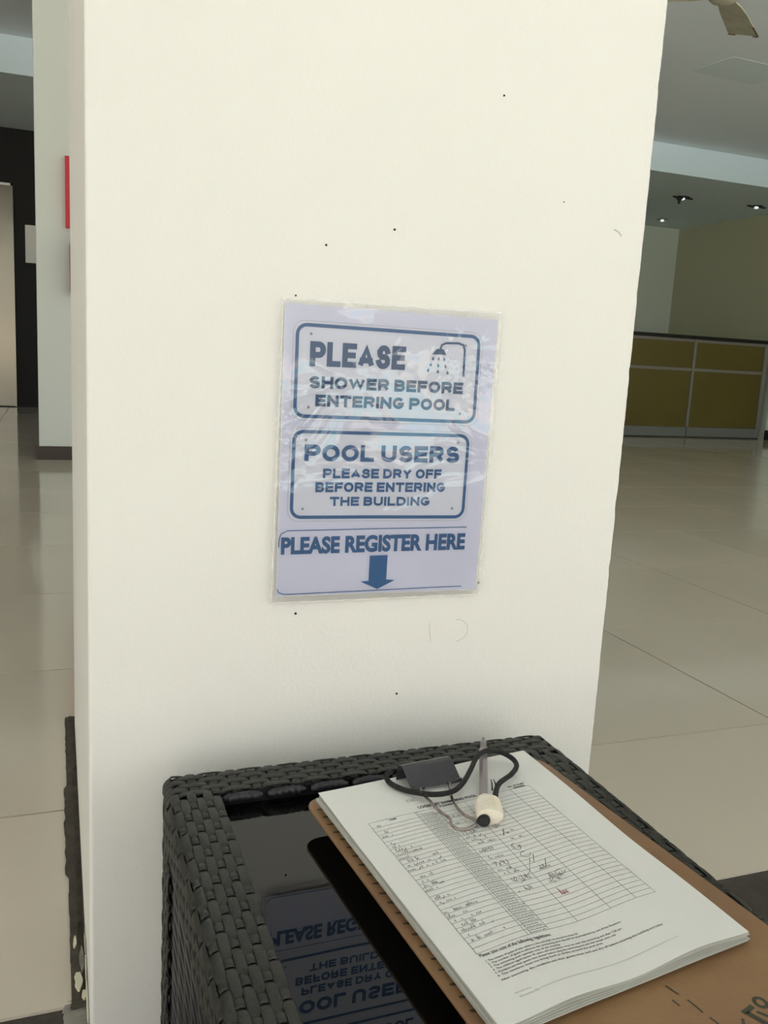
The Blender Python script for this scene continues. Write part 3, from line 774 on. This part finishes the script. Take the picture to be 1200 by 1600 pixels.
# dense printed dates in the narrow column, two short words a row
mb = MB()
for r in range(rows):
    v_ = vt+(vb-vt)*(r+1.0)/(rows+.6); u0 = .305+(.302-.305)*r/rows
    for h in (0, 1):
        vv = v_+h*.0075; x = u0+.004*random.random()
        while x < u0+.066-.01*random.random():
            L = random.uniform(.008, .016)
            prib(mb, [(x, vv), (x+L*.5, vv-.0015), (x+L, vv+.0003)], .00062, .01)
            x += L+.002
mb.build('printed_dates', 'print_grey', top, kind='stuff')
# handwriting
hw = MB(); hr = MB()
def scribble(mb, u, v, L, h, seed, wd=.00036):
    rr = random.Random(seed); x = u; pts = []
    while x < u+L:
        wch = rr.uniform(.004, .010); a = rr.choice((.45, .6, 1.0, .5, .5, -.5))*h
        kind = rr.random()
        if kind < .5: pts += [(x, v), (x+wch*.3, v-a), (x+wch*.6, v-a*.1), (x+wch, v-.1*h)]
        elif kind < .8: pts += [(x, v-.1*h), (x+wch*.5, v-abs(a)), (x+wch*.1, v-abs(a)*.6), (x+wch*.7, v)]
        else:
            if len(pts) > 1: prib(mb, pts, wd, None, .0003)
            pts = []; x += .006
        x += wch
    if len(pts) > 1: prib(mb, pts, wd, None, .0003)
def rowv(r): return vt+(vb-vt)*(r+1.45)/(rows+.6)
ent = [(0, .03), (2, .025), (3, .04), (5, .03), (6, .03), (7, .09), (8, .12), (9, .05), (10, .13), (11, .14), (12, .15), (14, .06), (15, .02), (16, .075), (17, .05),
       (19, .05), (20, .06), (22, .13), (23, .08), (24, .12), (25, .07), (26, .12), (27, .03), (28, .13)]
for i, (r, L) in enumerate(ent): scribble(hw, .104+.008*math.sin(i*1.7), rowv(r), L, .014, 100+i)
for i, (r, L) in enumerate([(2, .06), (4, .05), (6, .075), (8, .07), (9, .07), (10, .075), (12, .05), (14, .08), (16, .05), (17, .06), (18, .07), (20, .07), (22, .06)]):
    scribble(hw, .392+.012*(i % 3), rowv(r), L, .015, 300+i)
for i, (r, L) in enumerate([(7, .03), (9, .05), (11, .05), (13, .06), (19, .05), (21, .06), (22, .05)]): scribble(hw, .530+.01*(i % 3), rowv(r), L, .018, 500+i)
for (u, v_) in ((.525, .405), (.535, .545), (.560, .575)):
    prib(hw, [(u, v_), (u+.010, v_+.012), (u+.036, v_-.020)], .0005, None, .0003)
for (u, v_, ru, rv) in ((.540, .475, .016, .016), (.545, .515, .020, .012), (.60, .62, .02, .01)):
    prib(hw, [(u+ru*math.cos(t), v_+rv*math.sin(t)) for t in [i*PI/8 for i in range(14)]], .0004, None, .0003)
prib(hw, [(.43, .62), (.50, .585), (.55, .53)], .0003, None, .0003)
def pbold(mb, s, q): ptext(mb, s, q, -.015, .0003)
hw2 = MB()
pbold(hw2, 'Pm A', [(.548, .625), (.600, .620), (.600, .640), (.548, .645)])
pbold(hw2, '12-2A', [(.395, .356), (.455, .352), (.455, .370), (.395, .374)])
pbold(hw2, '9M9', [(.41, .448), (.455, .445), (.455, .463), (.41, .466)])
pbold(hw2, '7-91', [(.40, .515), (.46, .512), (.46, .530), (.40, .533)])
pbold(hw2, '12-24', [(.41, .590), (.475, .587), (.475, .604), (.41, .607)])
hw2.build('written_numbers', 'pen_ink', top)
scribble(hr, .53, .700, .03, .03, 77, .0006)
hw.build('handwriting', 'pen_ink', top, kind='stuff')
hr.build('red_handwriting', 'red_ink', top)

# ------------------------------------------------------------------ binder clip
bc = thing('binder_clip', 'large black binder clip with wire handle at the top of the paper stack', 'binder clip', (0.30, 0.650, 0.345))
SL, SR = Vector((0.2745, 0.6485, 0)), Vector((0.3235, 0.6545, 0))     # spine ends
ax = (SR-SL).normalized(); an_ = Vector((ax.y, -ax.x, 0))             # towards the viewer
def cpt(a, b, z): return SL+ax*a+an_*b+Vector((0, 0, z))
W_ = (SR-SL).length; t_ = .0006
sec = [(.0205, .3395), (.004, .3510), (.0008, .3520), (-.004, .3500), (-.0058, .3450), (-.0060, .3330), (-.0050, .3190), (-.0020, .3150), (.004, .3148), (.0200, .3205)]
v = []; f = []; n = len(sec)
for a in (0, W_):
    for i, (b, z) in enumerate(sec):
        b0, z0 = sec[max(i-1, 0)]; b1, z1 = sec[min(i+1, n-1)]; d = math.hypot(b1-b0, z1-z0); nb_, nz = (z1-z0)/d, -(b1-b0)/d
        w2 = 0.0 if True else 0; v.append(cpt(a, b, z)); v.append(cpt(a, b+nb_*t_, z+nz*t_))
m_ = 2*n
for i in range(n-1):
    a = 2*i; f += [(a, a+2, m_+a+2, m_+a), (a+1, m_+a+1, m_+a+3, a+3), (a, a+1, a+3, a+2), (m_+a, m_+a+2, m_+a+3, m_+a+1)]
f += [(0, m_, m_+1, 1), (2*n-2, 2*n-1, m_+2*n-1, m_+2*n-2)]
MB().add(v, f).build('spring_body', 'clip', bc)
for a0, a1 in ((0.0, .012), (W_-.014, W_)):
    MB().tube([cpt(a0, .0212, .3402), cpt(a1, .0212, .3402)], .0019, 12).build('curl', 'clip', bc, smooth=True)
MB().add([cpt(.026, .0055, .3503), cpt(.037, .0050, .3506), cpt(.0345, .0105, .3470), cpt(.030, .0100, .3473)], [(0, 3, 2, 1)]).build('sticker_stain', 'clip_red', bc)
hp = [cpt(.0085, .0212, .3402), (0.2840, 0.6205, .3395), (0.2850, 0.606, .3395), (0.2865, 0.588, .340), (0.2890, 0.576, .3405), (0.2865, 0.567, .3405), (0.2895, 0.559, .3405),
      (0.2975, 0.5585, .3405), (0.3060, 0.564, .3405), (0.3070, 0.570, .3405), (0.3030, 0.578, .3405), (0.3025, 0.591, .340), (0.3060, 0.610, .3395), cpt(W_-.012, .0212, .3402)]
MB().tube(smooth_path(hp, 6), .00125, 10).build('wire_handle', 'wire', bc, smooth=True)

# ------------------------------------------------------------------ pen with taped end, cord
PE = Vector((0.3138, 0.566, .3420)); PT = Vector((0.3790, 0.697, .3455))
pd = (PT-PE).normalized(); ps = pd.cross(Vector((0, 0, 1))).normalized()
pen = thing('ballpoint_pen', 'smoky clear ballpoint pen lying across the register with its end taped', 'pen', tuple(PE))
def pp(t, r=0): return PE+pd*t
Lp = (PT-PE).length
MB().cyl(pp(.004), pp(Lp-.028), .0040, n=6).build('barrel', 'pen_clear', pen)
MB().cyl(pp(.006), pp(Lp-.012), .0016, n=10).build('ink_tube', 'dark_red', pen, smooth=True)
MB().cyl(pp(Lp-.028), pp(Lp-.004), .0040, .0016, n=14).build('cone', 'pen_clear', pen, smooth=True)
MB().cyl(pp(Lp-.004), pp(Lp), .0014, .0006, n=10).build('tip', 'steel', pen)
MB().cyl(pp(-.003), pp(.006), .0052, n=20).build('end_plug', 'black_plastic', pen)
MB().cyl(pp(-.0034), pp(-.0029), .0036, n=16).build('plug_socket', 'dark_hole', pen)
# tape: lumpy wrap around pen and cord end
v = []; f = []; na, nr = 14, 26
for i in range(na+1):
    s = i/na; c0_ = pp(-.0005+.026*s)+ps*(.0045-.001*s)+Vector((0, 0, .0012))
    for j in range(nr):
        a = 2*PI*j/nr; rx = .0112*(1-.10*abs(2*s-1)**3)+.0005*math.sin(5*a+4*s); rz = .0076+.0004*math.sin(3*a+7*s)
        if i in (0, na): rx *= .93; rz *= .93
        v.append(c0_+ps*rx*math.cos(a)+Vector((0, 0, 1))*rz*math.sin(a)*(1 if math.sin(a) > 0 else .78)+pd*(.0022*math.cos(a)*(i == 0)))
for i in range(na): f += [(i*nr+j, i*nr+(j+1) % nr, (i+1)*nr+(j+1) % nr, (i+1)*nr+j) for j in range(nr)]
f += [tuple(reversed(range(nr))), tuple(na*nr+j for j in range(nr))]
MB().add(v, f).build('tape_wrap', 'tape', pen, smooth=True)
for (a, b, c1) in (((0.3375, .598, .347), (0.3400, .604, .350), (.341, .608, .3515)), ((0.3425, .6, .346), (0.3440, .606, .349), (.3445, .610, .350))):
    MB().tube([a, b, c1], [.0008, .0006, .0003], 6).build('frayed_thread', 'cord', pen)
cord_pts = [(0.333, 0.583, .345), (0.3405, 0.597, .3455), (0.352, 0.612, .3445), (0.372, 0.628, .342), (0.3845, 0.641, .342), (0.387, 0.653, .343), (0.378, 0.661, .347), (0.3630, 0.6600, .3505),
            (0.350, 0.653, .349), (0.3375, 0.639, .3455), (0.322, 0.622, .3435), (0.307, 0.6105, .3435), (0.291, 0.6085, .3440), (0.279, 0.618, .3420), (0.270, 0.632, .3395), (0.2630, 0.644, .3405), (0.2625, .650, .344), (.2680, .6525, .3455)]
cr = MB().tube(smooth_path(cord_pts, 8), .0023, 10).build('cord', 'cord', None, smooth=True)
cr['label'] = 'black braided cord looped from the taped pen to the binder clip'; cr['category'] = 'cord'

# ================================================================== LAMINATED NOTICE
SGN = thing('pool_rules_notice', 'laminated white and blue pool notice fixed to the cream pillar', 'notice', (0.304, 0.797, 0.459))
FQ = [(0.1935, 0.7455), (0.4155, 0.7470), (0.4130, 0.4580), (0.1910, 0.4590)]
PQ = [(0.1955, 0.7420), (0.4130, 0.7405), (0.4095, 0.4630), (0.1955, 0.4655)]
def sy_(x, z):                         # gentle buckling of the sheet
    u = (x-.19)/.225; v = (z-.458)/.289
    b = 0.0008*math.sin(5.2*u+1.5*v)*math.sin(3.1*v+.4)+0.0005*math.sin(9*v+3*u)
    b += 0.0010*math.exp(-((u-1)**2+(v)**2)/.03) + 0.0008*math.exp(-((u)**2+(v)**2)/.05)
    return 0.7970-abs(b)
def sgrid(q, off, nu=40, nv=52, t=0.00012, single=False):
    g = quadmap(q); V = []; F = []
    for L in (0, 1):
        for j in range(nv+1):
            for i in range(nu+1):
                x, z = g(i/nu, j/nv); V.append((x, sy_(x, z)-off+L*t, z))
    n1 = (nu+1)*(nv+1)
    for j in range(nv):
        for i in range(nu):
            a = j*(nu+1)+i; F.append((a, a+nu+1, a+nu+2, a+1))
            if not single: F.append((n1+a, n1+a+1, n1+a+nu+2, n1+a+nu+1))
    if single: return V[:n1], F
    for i in range(nu): a = i; b_ = nv*(nu+1)+i; F += [(a, a+1, n1+a+1, n1+a), (b_, n1+b_, n1+b_+1, b_+1)]
    for j in range(nv): a = j*(nu+1); b_ = a+nu; F += [(a, n1+a, n1+a+nu+1, a+nu+1), (b_, b_+nu+1, n1+b_+nu+1, n1+b_)]
    return V, F
V, F = sgrid(PQ, 0.0); MB().add(V, F).build('paper_sheet', 'sign_paper', SGN, smooth=False)
V, F = sgrid(FQ, 0.0010, single=True); MB().add(V, F).build('laminate_film', 'film', SGN, smooth=True)
fe = MB(); ed = [FQ[0], FQ[1], FQ[2], FQ[3], FQ[0], FQ[1]]
v, f = ribbon(ed, .0012, .004); fe.add([(x, sy_(x, z)-.00115, z) for x, z in v], f)
v, f = ribbon([(a+(b-a)*0, c_) for (a, c_), (b, d_) in zip(PQ+PQ[:2], PQ+PQ[:2])], .0005, .004); fe.add([(x, sy_(x, z)-.0011, z) for x, z in v], f)
fe.build('sealed_edge', 'film_edge', SGN)
def sprint(mb, v2, f2, off): mb.add([(x, sy_(x, z)-off, z) for x, z in v2], f2)
def plate(q, r, grow, m, off, name):
    P = [(q[0][0]-grow, q[0][1]+grow), (q[1][0]+grow, q[1][1]+grow), (q[2][0]+grow, q[2][1]-grow), (q[3][0]-grow, q[3][1]-grow)]
    o_ = rrect(P, r); 
    # radial fill with rings so that the flat print follows the buckled sheet
    cx = sum(p[0] for p in o_)/len(o_); cz = sum(p[1] for p in o_)/len(o_)
    V = [(cx, cz)]; F = []; n = len(o_); 
    dens = []
    for i in range(n):
        a = o_[i]; b = o_[(i+1) % n]; k = max(1, int(math.dist(a, b)/.006))
        dens += [(a[0]+(b[0]-a[0])*j/k, a[1]+(b[1]-a[1])*j/k) for j in range(k)]
    n = len(dens); K = 14
    for r_k in range(1, K+1): V += [(cx+(x-cx)*r_k/K, cz+(z-cz)*r_k/K) for x, z in dens]
    for i in range(n): F.append((0, 1+i, 1+(i+1) % n))
    for r_k in range(K-1): F += [(1+r_k*n+i, 1+(r_k+1)*n+i, 1+(r_k+1)*n+(i+1) % n, 1+r_k*n+(i+1) % n) for i in range(n)]
    mb = MB(); sprint(mb, V, F, off); return mb.build(name, m, SGN)
P1 = [(0.208, 0.7235), (0.3935, 0.7225), (0.3940, 0.638), (0.2080, 0.6395)]
P2 = [(0.2085, 0.625), (0.3895, 0.624), (0.3885, 0.541), (0.208, 0.543)]
for P in (P1, P2):
    plate(P, .011, .0042, 'plate_shadow', .00012, 'printed_plate_rim')
    plate(P, .010, .0034, 'sign_plate', .00022, 'printed_plate')
    o_ = rrect(P, .009); mb = MB(); v, f = ribbon(o_+[o_[0], o_[1]], .0033, .004); sprint(mb, v, f, .00034); mb.build('border', 'sign_blue', SGN)
def btext(s, q, m, name, th=.21, gap=.16, space=.34):
    asp = (math.dist(q[0], q[1])+math.dist(q[3], q[2]))/(math.dist(q[0], q[3])+math.dist(q[1], q[2]))
    v, f = block_text(s, asp, th, gap, space); g = quadmap(q); mb = MB(); sprint(mb, [g(a, b) for a, b in v], f, .00036); mb.build(name, m, SGN)
def stext(s, q, bold, m, name, sp=1.0):
    v, f = text2d(s, bold, sp); g = quadmap(q); mb = MB(); sprint(mb, [g(a, b) for a, b in v], f, .00036); mb.build(name, m, SGN)
btext('PLEASE', [(0.2205, 0.7090), (0.3165, 0.7088), (0.3160, 0.6865), (0.2205, 0.6862)], 'sign_navy', 'headline_text', 0.24, 0.10)
btext('SHOWER BEFORE', [(0.2205, 0.6770), (0.3795, 0.6770), (0.3795, 0.6655), (0.2205, 0.6658)], 'sign_navy', 'notice_text', 0.27, 0.11)
btext('ENTERING POOL', [(0.2275, 0.6600), (0.3720, 0.6600), (0.3720, 0.6485), (0.2275, 0.6490)], 'sign_navy', 'notice_text', 0.27, 0.11)
btext('POOL USERS', [(0.2190, 0.6130), (0.3805, 0.6130), (0.3805, 0.5965), (0.2190, 0.5970)], 'sign_blue', 'headline_text', 0.26, 0.11)
btext('PLEASE DRY OFF', [(0.2380, 0.5900), (0.3620, 0.5900), (0.3620, 0.5805), (0.2380, 0.5805)], 'sign_blue', 'notice_text', 0.26, 0.12)
btext('BEFORE ENTERING', [(0.2310, 0.5768), (0.3670, 0.5765), (0.3670, 0.5670), (0.2310, 0.5670)], 'sign_blue', 'notice_text', 0.26, 0.12)
btext('THE BUILDING', [(0.2460, 0.5625), (0.3510, 0.5620), (0.3510, 0.5530), (0.2460, 0.5535)], 'sign_blue', 'notice_text', 0.26, 0.12)
stext('PLEASE REGISTER HERE', [(0.1990, 0.5238), (0.3935, 0.5240), (0.3935, 0.5063), (0.1990, 0.5065)], .045, 'sign_blue', 'headline_text')
mb = MB()
v, f = ribbon([(0.379, 0.683), (0.3785, 0.709), (0.3765, 0.7135), (0.3715, 0.7150), (0.358, 0.7145), (0.3535, 0.7125), (0.352, 0.7075)], .0022, .003); sprint(mb, v, f, .00036)
sprint(mb, [(0.3485, 0.7085), (0.3555, 0.7085), (0.3590, 0.7030), (0.3438, 0.7030)], [(0, 1, 2, 3)], .00038)
for x, z in [(0.3450, 0.6990), (0.3510, 0.6990), (0.3570, 0.6990), (0.3430, 0.6930), (0.3510, 0.6925), (0.3590, 0.6920), (0.3405, 0.6875), (0.3510, 0.6865), (0.3617, 0.6860)]:
    dx = (x-.351)*.12
    pts = [(x+.0012*math.cos(a), z-.0004+.0013*math.sin(a)) for a in [i*PI/5 for i in range(10)]]; pts[2] = (x-dx, z+.0022); pts[3] = (x-dx, z+.0022)
    sprint(mb, pts, [tuple(range(10))], .00036)
mb.build('shower_icon', 'sign_navy', SGN)
mb = MB()
for x, z in [(0.221, 0.7155), (0.379, 0.7130), (0.221, 0.648), (0.378, 0.646), (0.220, 0.617), (0.378, 0.617), (0.219, 0.551), (0.376, 0.550)]:
    sprint(mb, [(x+.0014*math.cos(a), z+.0014*math.sin(a)) for a in [i*PI/6 for i in range(12)]], [tuple(range(12))], .00036)
mb.build('screw_prints', 'screw_print', SGN)
mb = MB()
v, f = ribbon([(0.1968, 0.514), (0.1970, 0.5215), (0.1988, 0.5270), (0.2050, 0.5300), (0.394, 0.5302)], .0009, .005); sprint(mb, v, f, .00036)
v, f = ribbon([(0.1968, 0.4725), (0.1980, 0.4692), (0.2035, 0.4670), (0.393, 0.4672)], .0009, .005); sprint(mb, v, f, .00036)
mb.build('ruled_outline', 'sign_blue', SGN)
mb = MB()
sprint(mb, [(0.2900, 0.5030), (0.3090, 0.5030), (0.3088, 0.4778), (0.2898, 0.4770)], [(0, 1, 2, 3)], .00036)
sprint(mb, [(0.2898, 0.4772), (0.3088, 0.4778), (0.3180, 0.4768), (0.2995, 0.4682), (0.2810, 0.4768)], [(0, 4, 3), (0, 3, 1), (1, 3, 2)], .00036)
mb.build('arrow', 'arrow_blue', SGN)
